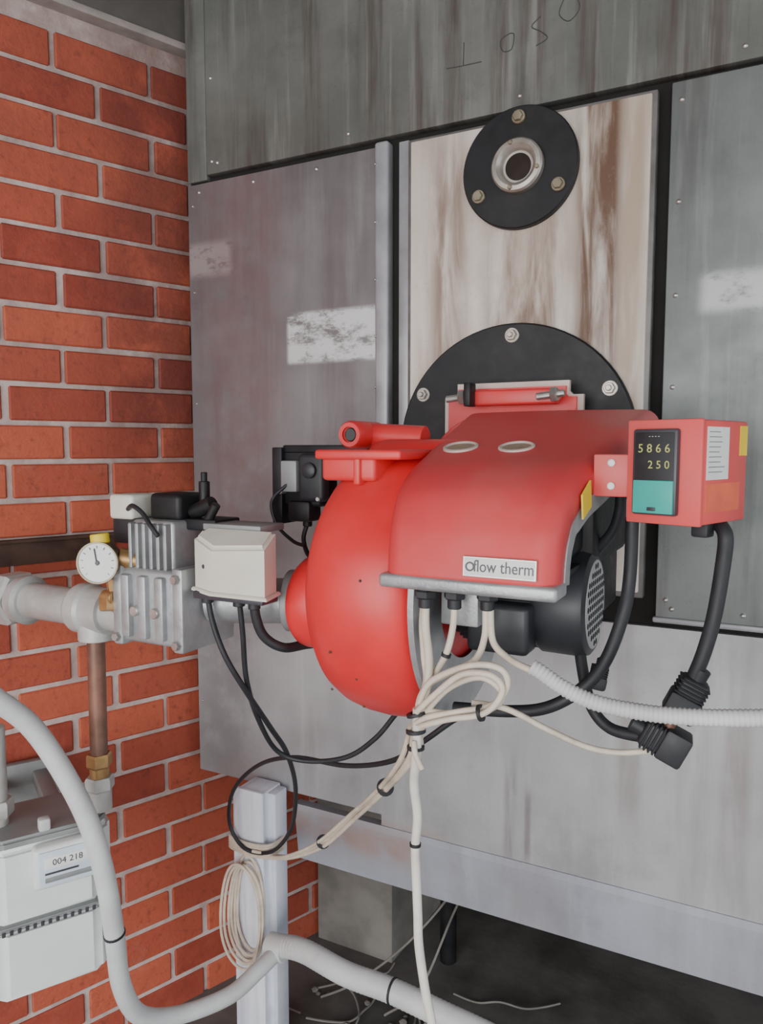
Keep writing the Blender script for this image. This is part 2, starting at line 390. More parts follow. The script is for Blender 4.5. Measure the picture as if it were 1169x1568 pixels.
lathe('air_intake', [(-.555, .01), (-.555, .066), (-.560, .069), (-.594, .069), (-.602, .067), (-.608, .062), (-.608, .05), (-.595, .05), (-.58, .0)], (0, .935, 1.272), (1, 0, 0), 'red', R, 48)
box('burner_body', -.545, -.30, .97, 1.25, 1.40, 1.512, 'red', R, .035, 5)
rod('burner_neck', (-.42, 1.2, 1.44), (-.42, 1.322, 1.44), .115, 'red', R, 48)
box('outlet_block', -.545, -.462, .872, .99, 1.455, 1.490, 'red', R, .006, 3)
box('outlet_lip', -.550, -.42, .862, 1.0, 1.484, 1.497, 'red', R, .004, 3)
box('outlet_rib', -.492, -.482, .866, .9, 1.45, 1.49, 'red', R, .003, 3)
bm = bmesh.new()
add_lathe(bm, [(0, 0), (0, .021), (.08, .021), (.085, .018), (.085, .012), (.08, .012), (.08, 0)], (-.560, 1.06, 1.519), (0, -1, 0), 32)
add_rod(bm, (-.560, 1.03, 1.519), (-.46, 1.03, 1.513), .019, 24)
finish(bm, 'sight_port', 'red', R)
lathe('sight_port_glass', [(0, .0115), (.003, .009), (.0035, 0)], (-.560, .981, 1.519), (0, -1, 0), 'glass', R, 20)
def arch(name, x0, x1, y0, y1, z0, z1, r, mat):
    bm = bmesh.new(); add_box(bm, x0, x1, y0, y1, z0, z1, 0)
    es = [e for e in bm.edges if abs((e.verts[0].co - e.verts[1].co).y) > .005 and e.verts[0].co.z > z1 - .01]
    bmesh.ops.bevel(bm, geom=es, offset=r, segments=5, affect='EDGES'); finish(bm, name, mat, R)
arch('mounting_gasket', -.530, -.281, 1.275, 1.286, 1.46, 1.613, .024, 'pinkgrey')
arch('mounting_plate', -.520, -.291, 1.266, 1.277, 1.46, 1.603, .018, 'red')
box('hinge_bar', -.478, -.318, 1.235, 1.266, 1.572, 1.598, 'red', R, .004, 3)
bm = bmesh.new()
for x in (-.478, -.318):
    add_rod(bm, (x - .028, 1.222, 1.583), (x + .018, 1.222, 1.588), .006, 14)
    hexnut(bm, (x - .004, 1.222, 1.5855), (1, 0, .1), .013, .011)
    add_rod(bm, (x, 1.222, 1.585), (x, 1.25, 1.585), .007, 12)
finish(bm, 'hinge_bolts', 'steel', R, ang=20)
box('hinge_lug', -.470, -.458, 1.21, 1.24, 1.57, 1.61, 'black', R, .002)

PROF = [(.790, 1.349), (.7935, 1.38), (.803, 1.412), (.826, 1.447), (.872, 1.474), (.935, 1.493), (1.04, 1.522), (1.17, 1.556)]
prof = spline([Vector((0, y, z)) for y, z in PROF], 6)
def hood_x(y): return (-.410 - .117 * (y - .79), -.200 + .14 * (y - .79))
bm = bmesh.new(); rows = []; n = len(prof)
for i, p in enumerate(prof):
    t = (prof[min(i + 1, n - 1)] - prof[max(i - 1, 0)]).normalized(); nn = Vector((0, -t.z, t.y))
    xl, xr = hood_x(p.y); r = .024; ar = 6; row = [(xl, -.045)]
    for k in range(ar + 1):
        a = math.pi * .5 * k / ar; row.append((xl + r - r * math.cos(a), -r + r * math.sin(a)))
    for k in range(1, 6): row.append((xl + r + (xr - xl - 2 * r) * k / 6, .0015 * math.sin(math.pi * k / 6)))
    for k in range(ar + 1):
        a = math.pi * .5 * (1 - k / ar); row.append((xr - r + r * math.cos(a), -r + r * math.sin(a)))
    row.append((xr, -.045))
    rows.append([bm.verts.new(Vector((x, p.y, p.z)) + nn * d) for x, d in row])
for a, c in zip(rows, rows[1:]):
    for i in range(len(a) - 1): bm.faces.new([a[i], a[i + 1], c[i + 1], c[i]])
bm.faces.new(rows[-1])
o = finish(bm, 'hood', 'redhood', R, ang=50)
md = o.modifiers.new('s', 'SOLIDIFY'); md.thickness = .003; md.offset = -1
for side in (0, 1):
    bm = bmesh.new(); rows = []
    for i, p in enumerate(prof):
        t = (prof[min(i + 1, n - 1)] - prof[max(i - 1, 0)]).normalized(); nn = Vector((0, -t.z, t.y))
        x = hood_x(p.y)[side]; s = -1 if side == 0 else 1
        rows.append([bm.verts.new(Vector((x + s * dx, p.y, p.z)) + nn * d) for dx, d in ((.0015, -.038), (.0015, -.060), (-.012, -.060), (-.012, -.038))])
    for a, c in zip(rows, rows[1:]):
        for i in range(4): bm.faces.new([a[i], a[(i + 1) % 4], c[(i + 1) % 4], c[i]])
    bm.faces.new(rows[0]); bm.faces.new(rows[-1])
    finish(bm, 'hood_edge_' + 'lr'[side], 'alu', R, ang=50)
box('hood_front_edge', -.413, -.197, .787, .835, 1.333, 1.350, 'alu', R, .005, 3)
box('hood_underside', -.40, -.21, .80, 1.0, 1.345, 1.352, 'black', R, .001)
box('burner_chassis', -.385, -.215, .86, 1.2, 1.36, 1.43, 'black', R, .01)
box('chassis_side', -.30, -.20, .99, 1.24, 1.34, 1.50, 'black', R, .01)
nrm = Vector((0, -.268, .963))
for i, x in enumerate((-.374, -.296)):
    p = Vector((x, .956, 1.4985))
    lathe('hood_window_ring_%d' % i, [(0, .0245), (.0035, .024), (.0045, .0215), (.003, .0195), (.001, .019)], p, nrm, 'pinkgrey', R, 36)
    lathe('hood_window_%d' % i, [(0.001, .0195), (.0022, .0195), (.0022, 0)], p, nrm, 'tan', R, 36)
mwb = Matrix.Translation((-.262, .7880, 1.3665)) @ Matrix.Rotation(math.radians(90 - 4), 4, 'X')
bm = bmesh.new(); add_box(bm, -.0405, .0405, -.0095, .0095, 0, .002, .0008, 2); finish(bm, 'badge_plate', 'white', R, mw=mwb)
bm = bmesh.new(); add_box(bm, -.0425, .0425, -.0115, .0115, -.001, .0012, .0005, 1); finish(bm, 'badge_border', 'steel', R, mw=mwb)
text('badge_lettering', 'flow therm', .0190, 'bezel', R, mwb @ Matrix.Translation((.0055, .0005, .0022)) @ Matrix.Diagonal((.82, 1, 1, 1)), .0006)
bm = bmesh.new(); add_lathe(bm, [(0, .0055), (.0006, .0055), (.0006, .0036), (0, .0036)], (-.0335, 0, .002), (0, 0, 1), 20); finish(bm, 'badge_emblem', 'bezel', R, mw=mwb)
bm = bmesh.new()
q = [(.862, 1.418), (.888, 1.431), (.884, 1.462), (.858, 1.446)]
v0 = [bm.verts.new((hood_x(y)[1] + .0030, y, z)) for y, z in q]; v1 = [bm.verts.new((hood_x(y)[1] + .001, y, z)) for y, z in q]
bm.faces.new(v0); bm.faces.new(v1)
for i in range(4): bm.faces.new([v0[i], v0[(i + 1) % 4], v1[(i + 1) % 4], v1[i]])
finish(bm, 'yellow_sticker', 'yellow', R, smooth=False)
bm = bmesh.new()
for x, y in ((-.366, .822), (-.332, .832), (-.294, .842)):
    add_rod(bm, (x, y, 1.340), (x, y, 1.318), .0105, 12); hexnut(bm, (x, y, 1.328), (0, 0, -1), .0135, .010); add_rod(bm, (x, y, 1.318), (x, y, 1.306), .0085, 16)
finish(bm, 'cable_glands', 'rubber', R)
box('junction_plate', -.362, -.312, .86, .93, 1.278, 1.335, 'alu', R, .003)
mc = Vector((0, 1.0, 1.293))
bm = bmesh.new()
add_lathe(bm, [(-.39, .0), (-.39, .058), (-.255, .058), (-.255, 0)], mc, (1, 0, 0), 48)
for i in range(30):
    a = 2 * math.pi * i / 30; t = bmesh.new(); add_box(t, -.375, -.262, -.0013, .0013, .055, .066)
    merge(bm, t, 0, Matrix.Translation(mc) @ Matrix.Rotation(a, 4, 'X'))
add_lathe(bm, [(-.268, 0), (-.268, .066), (-.262, .070), (-.212, .071), (-.203, .068), (-.199, .062), (-.199, .055), (-.202, .055)], mc, (1, 0, 0), 56)
finish(bm, 'motor_housing', 'motor', R)
box('motor_terminal_box', -.345, -.262, .905, .95, 1.235, 1.30, 'motor', R, .008, 3)
lathe('motor_grille', [(-.2035, .061), (-.1985, .059), (-.1980, .056), (-.1980, 0)], mc, (1, 0, 0), 'mesh', R, 48)
bm = bmesh.new(); s = .0118
for i in range(-7, 8):
    for j in range(-7, 8):
        y = i * s + (j % 2) * s / 2; z = j * s * .866; r = math.hypot(y, z)
        if r < .054: add_lathe(bm, [(-.199, .0042), (-.1976, .0042), (-.1976, 0)], mc + Vector((0, y, z)), (1, 0, 0), 6)
finish(bm, 'grille_holes', 'gap', R, smooth=False)
box('support_bracket', -.25, -.215, 1.06, 1.25, 1.25, 1.42, 'black', R, .006)
tube('hood_lead', '(-185,1000,1480) (-172,1010,1440) (-180,1020,1395) (-205,1030,1360) (-225,1040,1330)', .007, 'rubber', R)
S = empty('air_pressure_switch')
box('switch_body', -.745, -.665, 1.06, 1.12, 1.40, 1.498, 'black', S, .006, 3)
box('switch_cover', -.700, -.650, 1.045, 1.07, 1.41, 1.49, 'rubber', S, .008, 3)
box('switch_bracket', -.755, -.735, 1.05, 1.13, 1.37, 1.50, 'black', S, .002)
box('switch_arm', -.74, -.575, 1.06, 1.08, 1.488, 1.504, 'black', S, .003)
box('switch_terminal', -.735, -.703, 1.046, 1.065, 1.425, 1.478, 'metertop', S, .003)
box('switch_foot', -.725, -.68, 1.05, 1.09, 1.375, 1.41, 'black', S, .006)
lathe('switch_dial', [(0, .013), (.006, .013), (.008, .010), (.008, 0)], (-.675, 1.045, 1.462), (0, -1, 0), 'motor', S, 24)
rod('switch_spigot', (-.70, 1.075, 1.41), (-.70, 1.075, 1.365), .008, 'black', S)
tube('switch_tube', '(-700,1075,1370) (-705,1070,1345) (-690,1060,1320) (-655,1040,1310) (-600,1010,1315) (-563,990,1330)', .004, 'rubber', S)
tube('switch_lead', '(-720,1050,1440) (-745,1035,1410) (-735,1035,1370) (-700,1030,1345) (-670,1020,1340)', .003, 'rubber', S)
bm = bmesh.new()
for p in ((-.735, 1.043, 1.425), (-.655, 1.043, 1.49), (-.66, 1.043, 1.415)): add_rod(bm, (p[0], 1.06, p[2]), p, .004, 10)
finish(bm, 'switch_screws', 'steel', S)

# ---------------------------------------------------------------- control box
K = empty('temperature_control_box')
ang = math.atan2(-.03, .08)
MW = Matrix.Translation((-.085, .94, 1.4725)) @ Matrix.Rotation(ang, 4, 'Z')
w, d, h = .0855, .117, .115
def kbox(name, x0, x1, y0, y1, z0, z1, mat, bev=.0015):
    bm = bmesh.new(); add_box(bm, x0, x1, y0, y1, z0, z1, bev, 2); return finish(bm, name, mat, K, mw=MW)
kbox('enclosure', -w / 2, w / 2, -d / 2, d / 2, -h / 2, h / 2, 'redbox', .003)
kbox('enclosure_flange', -w / 2 - .001, w / 2 + .001, -d / 2 - .001, -d / 2 + .006, -h / 2 - .001, h / 2 + .001, 'redbox', .002)
kbox('controller_bezel', -.033, .020, -d / 2 - .009, -d / 2, -.048, .048, 'bezel', .003)
kbox('controller_face', -.0295, .0165, -d / 2 - .010, -d / 2 - .006, -.044, .044, 'rubber', .001)
kbox('controller_keypad', -.0300, .0170, -d / 2 - .0115, -d / 2 - .006, -.046, -.009, 'teal', .001)
kbox('keypad_button', -.012, -.002, -d / 2 - .0125, -d / 2 - .009, -.043, -.039, 'bezel', .0005)
F = MW @ Matrix.Translation((-.0065, -d / 2 - .0102, 0)) @ Matrix.Rotation(math.radians(90), 4, 'X')
text('display_value', '5 8 6 6', .0135, 'led', K, F @ Matrix.Translation((0, .026, 0)), .0002)
text('display_setpoint', '2 5 0', .0125, 'led', K, F @ Matrix.Translation((.006, .008, 0)), .0002)
text('display_caption', '- - - -', .006, 'white', K, F @ Matrix.Translation((0, .040, 0)), .0002)
kbox('side_label', w / 2, w / 2 + .0006, -d / 2 + .012, -d / 2 + .066, -.008, .050, 'white', 0)
kbox('side_label_yellow', w / 2, w / 2 + .0008, d / 2 - .022, d / 2 - .003, .018, .052, 'yellow', 0)
kbox('side_label_faded', w / 2, w / 2 + .0006, -d / 2 + .012, d / 2 - .02, -.044, -.012, 'orange', 0)
bm = bmesh.new()
for i in range(9): add_box(bm, w / 2, w / 2 + .0009, -d / 2 + .016, -d / 2 + random.uniform(.04, .062), .044 - i * .0055, .0450 - i * .0055)
finish(bm, 'label_print', 'metertop', K, mw=MW)
box('mount_bracket', -.186, -.138, .905, .925, 1.442, 1.492, 'redbox', K, .002)
bm = bmesh.new()
for z in (1.455, 1.482): add_rod(bm, (-.165, .906, z), (-.165, .901, z), .0045, 12)
finish(bm, 'bracket_screws', 'white', K)
kbox('cable_gland', .01, .03, -.01, .01, -h / 2 - .018, -h / 2, 'rubber', .003)

# ---------------------------------------------------------------- gas valve train
G = empty('gas_valve_train')
Y0 = .87; ZP = 1.232
rod('supply_pipe', (wall_x(Y0) + .012, Y0, ZP), (-.89, Y0, ZP), .031, 'galv', G, 40)
bm = bmesh.new()
hexnut(bm, (-1.215, Y0, ZP), (1, 0, 0), .050, .045)
add_lathe(bm, [(0, .0), (0, .041), (.02, .043), (.025, .036), (.03, .0)], (-1.168, Y0, ZP), (1, 0, 0), 32)
add_lathe(bm, [(0, 0), (0, .038), (.008, .042), (.03, .042), (.036, .038), (.075, .038), (.078, 0)], (-1.025, Y0, ZP), (1, 0, 0), 32)
add_rod(bm, (-.985, Y0, ZP), (-.985, Y0, ZP - .05), .030, 28)
finish(bm, 'pipe_fittings', 'galv', G, ang=25)
bm = bmesh.new()
add_box(bm, -.888, -.762, .825, .935, 1.202, 1.318, .008, 3)
for i in range(3): add_box(bm, -.872 + i * .034, -.855 + i * .034, .816, .83, 1.212, 1.308, .003, 2)
add_box(bm, -.893, -.873, .82, .94, 1.197, 1.323, .004, 2)
add_box(bm, -.772, -.752, .82, .94, 1.197, 1.323, .004, 2)
add_box(bm, -.868, -.785, .84, .915, 1.312, 1.390, .006, 3)
for i in range(6): add_box(bm, -.865 + i * .014, -.859 + i * .014, .828, .85, 1.317, 1.386, .0015, 1)
finish(bm, 'valve_body', 'alu', G)
bm = bmesh.new()
for x in (-.883, -.762):
    for z in (1.21, 1.308): add_rod(bm, (x, .825, z), (x, .812, z), .007, 6)
for x in (-.84, -.80): add_rod(bm, (x, .82, 1.255), (x, .81, 1.255), .008, 16)
finish(bm, 'valve_bolts', 'steel', G, ang=20)
rod('outlet_pipe', (-.755, .89, 1.265), (-.612, .925, 1.272), .034, 'alu', G)
rod('outlet_flange', (-.632, .918, 1.272), (-.618, .922, 1.272), .046, 'metertop', G)
box('din_connector', -.922, -.872, .845, .895, 1.388, 1.427, 'creambox', G, .006, 3)
box('din_connector_base', -.918, -.862, .848, .892, 1.350, 1.390, 'rubber', G, .004)
box('coil', -.852, -.790, .86, .92, 1.388, 1.430, 'black', G, .008, 3)
bm = bmesh.new()
add_rod(bm, (-.775, .90, 1.385), (-.775, .90, 1.448), .0085, 16); add_rod(bm, (-.775, .90, 1.44), (-.775, .90, 1.462), .005, 12)
add_rod(bm, (-.79, .89, 1.40), (-.75, .89, 1.415), .012, 16); add_box(bm, -.81, -.73, .87, .93, 1.375, 1.392, .003)
add_rod(bm, (-.755, .88, 1.385), (-.735, .88, 1.415), .007, 12)
finish(bm, 'pressure_regulator', 'black', G)
box('mount_shelf', -.745, -.640, .86, .92, 1.378, 1.388, 'metertop', G, .002)
tube('coil_lead', '(-880,845,1405) (-855,830,1412) (-830,825,1402) (-810,820,1385) (-795,820,1370)', .0035, 'rubber', G)
bm = bmesh.new()
plan = [(-.741, .855), (-.741, .837), (-.692, .815), (-.602, .817), (-.612, .858), (-.735, .862)]
zt = [1.374, 1.372, 1.360, 1.366, 1.384, 1.384]
a = [bm.verts.new((x, y, 1.292)) for x, y in plan]; c = [bm.verts.new((x, y, z)) for (x, y), z in zip(plan, zt)]
bm.faces.new(a); bmesh.ops.triangulate(bm, faces=[bm.faces.new(c)])
for i in range(6): bm.faces.new([a[i], a[(i + 1) % 6], c[(i + 1) % 6], c[i]])
bmesh.ops.bevel(bm, geom=[e for e in bm.edges if len(e.link_faces) == 2 and e.calc_face_angle(0) > .3], offset=.005, segments=3, affect='EDGES')
finish(bm, 'actuator_cover', 'creambox', G, ang=30)
box('actuator_base', -.733, -.610, .822, .860, 1.283, 1.294, 'bezel', G, .002)
lathe('actuator_screw', [(0, .004), (.002, .003), (.002, 0)], (-.715, .8265, 1.330), (-.3, -1, 0), 'bezel', G, 12)
A = Vector((.42, -.9, .03)).normalized(); gc = Vector((-.900, .805, 1.326))
lathe('gauge_case', [(-.022, 0), (-.022, .026), (-.018, .029), (.004, .030), (.008, .0325), (.011, .032), (.011, .0295), (.008, .029)], gc, A, 'bolt', G, 40)
lathe('gauge_dial', [(0, .0296), (.0095, .0296), (.0095, 0)], gc, A, 'white', G, 40)
lathe('gauge_hub', [(.009, .004), (.0115, .003), (.0115, 0)], gc, A, 'bezel', G, 12)
sd = A.cross(Vector((0, 0, 1))).normalized()
bm = bmesh.new(); add_rod(bm, gc + A * .0105 - Vector((0, 0, .004)), gc + A * .0105 + Vector((0, 0, .022)) + sd * .004, .0009, 6)
for i in range(11):
    t = math.radians(-135 + 27 * i); dv = Vector((0, 0, 1)) * math.cos(t) + sd * math.sin(t)
    add_rod(bm, gc + A * .0098 + dv * .022, gc + A * .0098 + dv * .026, .0005, 5)
finish(bm, 'gauge_needle', 'bezel', G)
rod('gauge_cap', gc + Vector((-.002, .004, .028)), gc + Vector((-.004, .004, .043)), .014, 'yellow', G, 20)
bm = bmesh.new()
add_rod(bm, (-.885, .83, 1.33), (-.860, .85, 1.325), .016, 20); add_rod(bm, (-.900, .83, 1.30), (-.900, .84, 1.245), .012, 8)
hexnut(bm, (-.908, .83, 1.272), (.2, -.2, -1), .017, .026); add_rod(bm, (-.915, .825, 1.268), (-.893, .825, 1.268), .011, 16)
finish(bm, 'brass_fitting', 'brass', G, ang=25)

Cp = empty('copper_gas_pipe')
rod('pipe', (-.988, Y0, 1.182), (-.990, Y0, .955), .0145, 'copper', Cp)
bm = bmesh.new()
hexnut(bm, (-.990, Y0, .985), (0, 0, -1), .021, .024); add_rod(bm, (-.990, Y0, .965), (-.990, Y0, .93), .016, 24)
finish(bm, 'reducer', 'brass', Cp, ang=25)
bm = bmesh.new()
hexnut(bm, (-.990, Y0, .945), (0, 0, -1), .024, .024); add_rod(bm, (-.990, Y0, .925), (-.990, Y0, .887), .019, 24)
finish(bm, 'meter_union', 'galv', Cp, ang=25)

# ---------------------------------------------------------------- gas meter
GM = empty('gas_meter')
MM = Matrix.Translation((-1.067, .812, 0)) @ Matrix.Rotation(math.radians(60), 4, 'Z')
def mbox(name, x0, x1, y0, y1, z0, z1, mat, bev=.002, seg=2):
    bm = bmesh.new(); add_box(bm, x0, x1, y0, y1, z0, z1, bev, seg); return finish(bm, name, mat, GM, mw=MM)
def octo(name, hx, hy, ch, z0, z1, mat, bev=.006):
    bm = bmesh.new()
    def ring(z): return [bm.verts.new((x, y, z)) for x, y in [(-hx, -hy + ch), (-hx + ch, -hy), (hx - ch, -hy), (hx, -hy + ch), (hx, hy - ch), (hx - ch, hy), (-hx + ch, hy), (-hx, hy - ch)]]
    a = ring(z0); c = ring(z1)
    bm.faces.new(a[::-1]); bm.faces.new(c)
    for i in range(8): bm.faces.new([a[i], a[(i + 1) % 8], c[(i + 1) % 8], c[i]])
    bmesh.ops.bevel(bm, geom=bm.edges[:], offset=bev, segments=3, affect='EDGES')
    return finish(bm, name, mat, GM, mw=MM)
octo('meter_lower_case', .102, .076, .030, .622, .742, 'meter', .009)
octo('meter_upper_case', .102, .076, .030, .748, .872, 'meter', .009)
octo('meter_seam', .106, .080, .031, .741, .749, 'metertop', .002)
octo('meter_lid', .096, .070, .028, .868, .886, 'metertop', .005)
bm = bmesh.new()
for i in range(18):
    x = -.095 + i * .0112; add_box(bm, x, x + .0055, -.0825, -.0795, .738, .746, .001, 1)
for i in range(6):
    y = -.04 + i * .016; add_box(bm, .1055, .108, y, y + .007, .738, .746, .001, 1)
finish(bm, 'meter_seam_crimps', 'bezel', GM, mw=MM)
mbox('index_housing', -.026, .082, -.096, -.070, .803, .872, 'meter', .008, 3)
mbox('index_window', -.018, .076, -.0985, -.09, .809, .866, 'blueish', .002)
mbox('index_register', -.010, .060, -.100, -.097, .838, .857, 'white', .001)
mbox('index_bar', -.010, .066, -.0998, -.097, .816, .824, 'metertop', .001)
mbox('index_rule', -.010, .040, -.0998, -.097, .829, .832, 'bezel', .0005)
IM = MM @ Matrix.Translation((.024, -.1002, .8475)) @ Matrix.Rotation(math.radians(90), 4, 'X')
text('index_digits', '004 218', .014, 'bezel', GM, IM, .0002)
mbox('meter_knob', -.012, .006, -.066, -.048, .884, .905, 'hose', .004)
bm = bmesh.new(); add_rod(bm, (-.065, 0, .88), (-.065, 0, 1.05), .017, 24); hexnut(bm, (-.065, 0, .90), (0, 0, 1), .026, .028)
finish(bm, 'meter_inlet', 'galv', GM, mw=MM)
bm = bmesh.new(); add_box(bm, -.06, -.03, .07, .35, .80, .83, .004); add_box(bm, .03, .06, .07, .35, .80, .83, .004); add_box(bm, -.08, .08, .33, .35, .66, .85, .004)
finish(bm, 'wall_bracket', 'metertop', GM, mw=MM)

# ---------------------------------------------------------------- hoses and cables
H = empty('flexible_conduit')
hosepts = mm('(-1400,480,1290) (-1250,520,1260) (-1130,590,1210) (-1059,680,1156) (-1029,720,1113) (-1009,760,1062) (-978,790,982) (-955,815,894) (-940,830,800) (-945,850,690) (-965,880,570) (-975,930,475) (-957,1010,425) (-912,1100,417) (-893,1170,430) (-886,1230,437)')
tube('hose', hosepts, .0165, 'hose', H, 16, 10)
rod('hose_wall_end', (wall_x(.47) + .015, .47, 1.292), (-1.39, .483, 1.29), .022, 'hose', H)
tube('conduit_run', '(-893,1240,438) (-860,1232,455) (-805,1220,468) (-701,1200,470) (-600,1200,470) (-493,1200,460) (-393,1200,450) (-288,1200,430) (-100,1190,350) (50,1180,220) (70,1180,120)', .0225, 'hose', H, 20, 24,
     rf=lambda s, r: r * (1 + .02 * math.sin(s * 700)))
rod('coupling', (-.91, 1.235, .440), (-.868, 1.235, .445), .027, 'hose', H)
bm = bmesh.new()
for p, q_ in (((-.600, 1.2, .47), (-.595, 1.2, .47)), ((-.945, .85, .69), (-.945, .851, .685))): add_rod(bm, p, q_, .0245 if p[1] > 1 else .018, 20)
finish(bm, 'cable_ties', 'rubber', H)

W = empty('cream_cable_bundle')
cab = {
 'lead_1': ('(-366,822,1312) (-365,820,1282) (-360,820,1242) (-362,820,1210) (-370,820,1179) (-375,820,1150) (-376,820,1124)', .0055),
 'lead_1b': ('(-370,826,1312) (-371,824,1282) (-368,824,1242) (-366,826,1215) (-374,826,1179) (-380,822,1150) (-382,820,1124)', .0042),
 'main_drop': ('(-375,820,1179) (-376,820,1124) (-386,835,1074) (-388,850,1024) (-391,850,980) (-389,850,935) (-387,850,890) (-385,850,846) (-375,850,785) (-366,850,745) (-360,850,681) (-340,860,500) (-300,880,250) (-290,900,124)', .0062),
 'lead_2': ('(-332,832,1312) (-333,830,1284) (-341,830,1251) (-357,830,1220) (-372,830,1184) (-377,830,1137)', .0042),
 'lead_3': ('(-296,842,1312) (-296,840,1274) (-308,840,1244) (-336,830,1227) (-366,830,1206) (-379,830,1175) (-375,830,1129)', .0042),
 'lead_4': ('(-290,842,1312) (-286,840,1271) (-266,830,1256) (-240,820,1249) (-217,820,1245)', .0042),
 'loop_1': ('(-370,815,1188) (-353,812,1219) (-303,808,1246) (-267,808,1248) (-258,812,1229) (-277,818,1200) (-318,818,1185) (-357,815,1173) (-375,815,1162)', .0040),
 'loop_2': ('(-370,822,1168) (-336,822,1209) (-294,820,1230) (-268,822,1216) (-277,824,1196) (-314,824,1180) (-366,822,1177)', .0040),
 'loop_3': ('(-372,810,1178) (-345,806,1206) (-310,802,1236) (-275,802,1240) (-262,806,1222) (-284,808,1192) (-330,810,1176) (-368,812,1160)', .0038),
 'lead_5': ('(-310,835,1192) (-271,850,1186) (-227,870,1162) (-184,890,1141) (-149,915,1131) (-112,928,1136)', .0038),
 'tail': ('(-376,812,1140) (-372,808,1125) (-364,810,1108)', .0038),
}
for k, (s, r) in cab.items(): tube(k, s, r, 'cable' if k != 'main_drop' else 'whitecable', W, 10, 8)
for i in range(4):
    o = Vector(((i - 1.5) * .006, random.uniform(-.004, .004), random.uniform(-.005, .005)))
    pts = [Vector(p) + o * (1 + .4 * math.sin(j * 1.7 + i)) for j, p in enumerate(mm('(-374,820,1159) (-402,860,1096) (-486,950,1000) (-593,1050,891) (-720,1150,759) (-835,1220,668) (-915,1256,628) (-975,1256,622)'))]
    tube('left_bundle_%d' % i, pts, .0036, 'cable', W, 8, 8)
tube('braided_conduit', '(-232,820,1251) (-221,820,1246) (-198,820,1233) (-162,820,1221) (-114,820,1218) (-62,820,1221) (3,820,1231) (65,820,1243) (200,820,1270) (400,830,1300)', .0088, 'hose', W, 16, 60,
     rf=lambda s, r: r * (1 + .06 * math.sin(s * 1300)))
bm = bmesh.new()
for p, ax, r in (((-.376, .82, 1.172), (.3, 0, -1), .013), ((-.377, .82, 1.15), (.1, 0, -1), .0125), ((-.378, .822, 1.128), (0, 0, -1), .011), ((-.29, .812, 1.19), (1, 0, .3), .010),
                 ((-.486, .95, 1.0), (-.7, .6, -.6), .013), ((-.72, 1.15, .76), (-.7, .6, -.6), .013), ((-.391, .85, .985), (0, 0, -1), .0075), ((-.3415, .83, 1.248), (-.3, 0, -1), .006)):
    p = Vector(p); ax = Vector(ax).normalized(); add_lathe(bm, [(-.002, r * .6), (-.002, r), (.002, r), (.002, r * .6)], p, ax, 16)
finish(bm, 'wire_ties', 'rubber', W)
bm = bmesh.new()
for i in range(6):
    cx = -.985 + random.uniform(-.01, .01); rx = .036 + i * .0035; rz = .10 + random.uniform(0, .022); zc = .485 - i * .004
    pts = [(cx + rx * math.cos(t), 1.262 - i * .0038 + .003 * math.sin(3 * t), zc + rz * math.sin(t) * (1.08 if math.sin(t) > 0 else .95)) for t in [2 * math.pi * k / 14 for k in range(14)]]
    add_tube(bm, pts, .0032, 8, 5, closed=True)
for i in range(5):
    zz = .618 + i * .006
    pts = [(-1.036, 1.30, zz), (-1.034, 1.262, zz), (-1.0, 1.258, zz - .004), (-.96, 1.258, zz - .003), (-.926, 1.266, zz + .002), (-.922, 1.31, zz)]
    add_tube(bm, pts, .0034, 8, 5)
finish(bm, 'coil_on_leg', 'cable', W)
BW = empty('black_power_cables')
tube('wire_1', '(-730,850,1286) (-722,850,1246) (-699,850,1195) (-684,880,1134) (-691,950,1053) (-695,1000,991) (-747,1100,876) (-828,1200,734) (-914,1250,640) (-984,1250,630) (-1024,1250,678) (-987,1220,773) (-892,1180,862) (-751,1100,937) (-611,1050,969) (-501,1000,1018) (-424,950,1082) (-374,950,1124) (-330,950,1150)', .0042, 'rubber', BW)
tube('wire_2', '(-672,850,1286) (-674,860,1230) (-684,880,1154) (-694,920,1079) (-701,980,1003) (-657,1000,987) (-582,1000,1008) (-529,1000,1049) (-490,1000,1098) (-448,980,1141)', .0040, 'rubber', BW)
tube('intake_lead', '(-641,845,1292) (-642,850,1259) (-635,860,1229) (-616,880,1211) (-602,920,1208) (-565,960,1210)', .0070, 'rubber', BW)
bm = bmesh.new()
for x, y in ((-.730, .85), (-.672, .85), (-.641, .845)): add_rod(bm, (x, y, 1.290), (x, y, 1.272), .009, 14)
finish(bm, 'wire_glands', 'rubber', BW)
tube('control_lead', '(-50,945,1412) (-42,930,1400) (-43,930,1370) (-50,930,1309) (-60,930,1262) (-72,930,1225)', .0085, 'rubber', BW)
tube('burner_lead', '(-147,950,1415) (-148,950,1344) (-153,940,1296) (-172,935,1236) (-200,925,1198) (-241,920,1170) (-293,920,1157) (-366,920,1150)', .0080, 'rubber', BW)
tube('motor_lead', '(-215,985,1245) (-208,970,1216) (-191,950,1172) (-165,940,1150) (-124,930,1150)', .0075, 'rubber', BW)
def plug(name, c, rz, ry, s=1.0):
    m = Matrix.Translation(c) @ Matrix.Rotation(rz, 4, 'Z') @ Matrix.Rotation(ry, 4, 'Y')
    bm = bmesh.new()
    add_box(bm, -.026 * s, .016 * s, -.014 * s, .014 * s, -.016 * s, .016 * s, .005, 3)
    add_box(bm, -.004 * s, .026 * s, -.017 * s, .017 * s, -.019 * s, .019 * s, .004, 2)
    for k in range(4): add_box(bm, (-.022 + k * .005) * s, (-.0195 + k * .005) * s, -.016 * s, .016 * s, -.018 * s, .018 * s, .001, 1)
    add_rod(bm, (-.04 * s, 0, 0), (-.024 * s, 0, 0), .010 * s, 16)
    finish(bm, name, 'rubber', BW, mw=m)
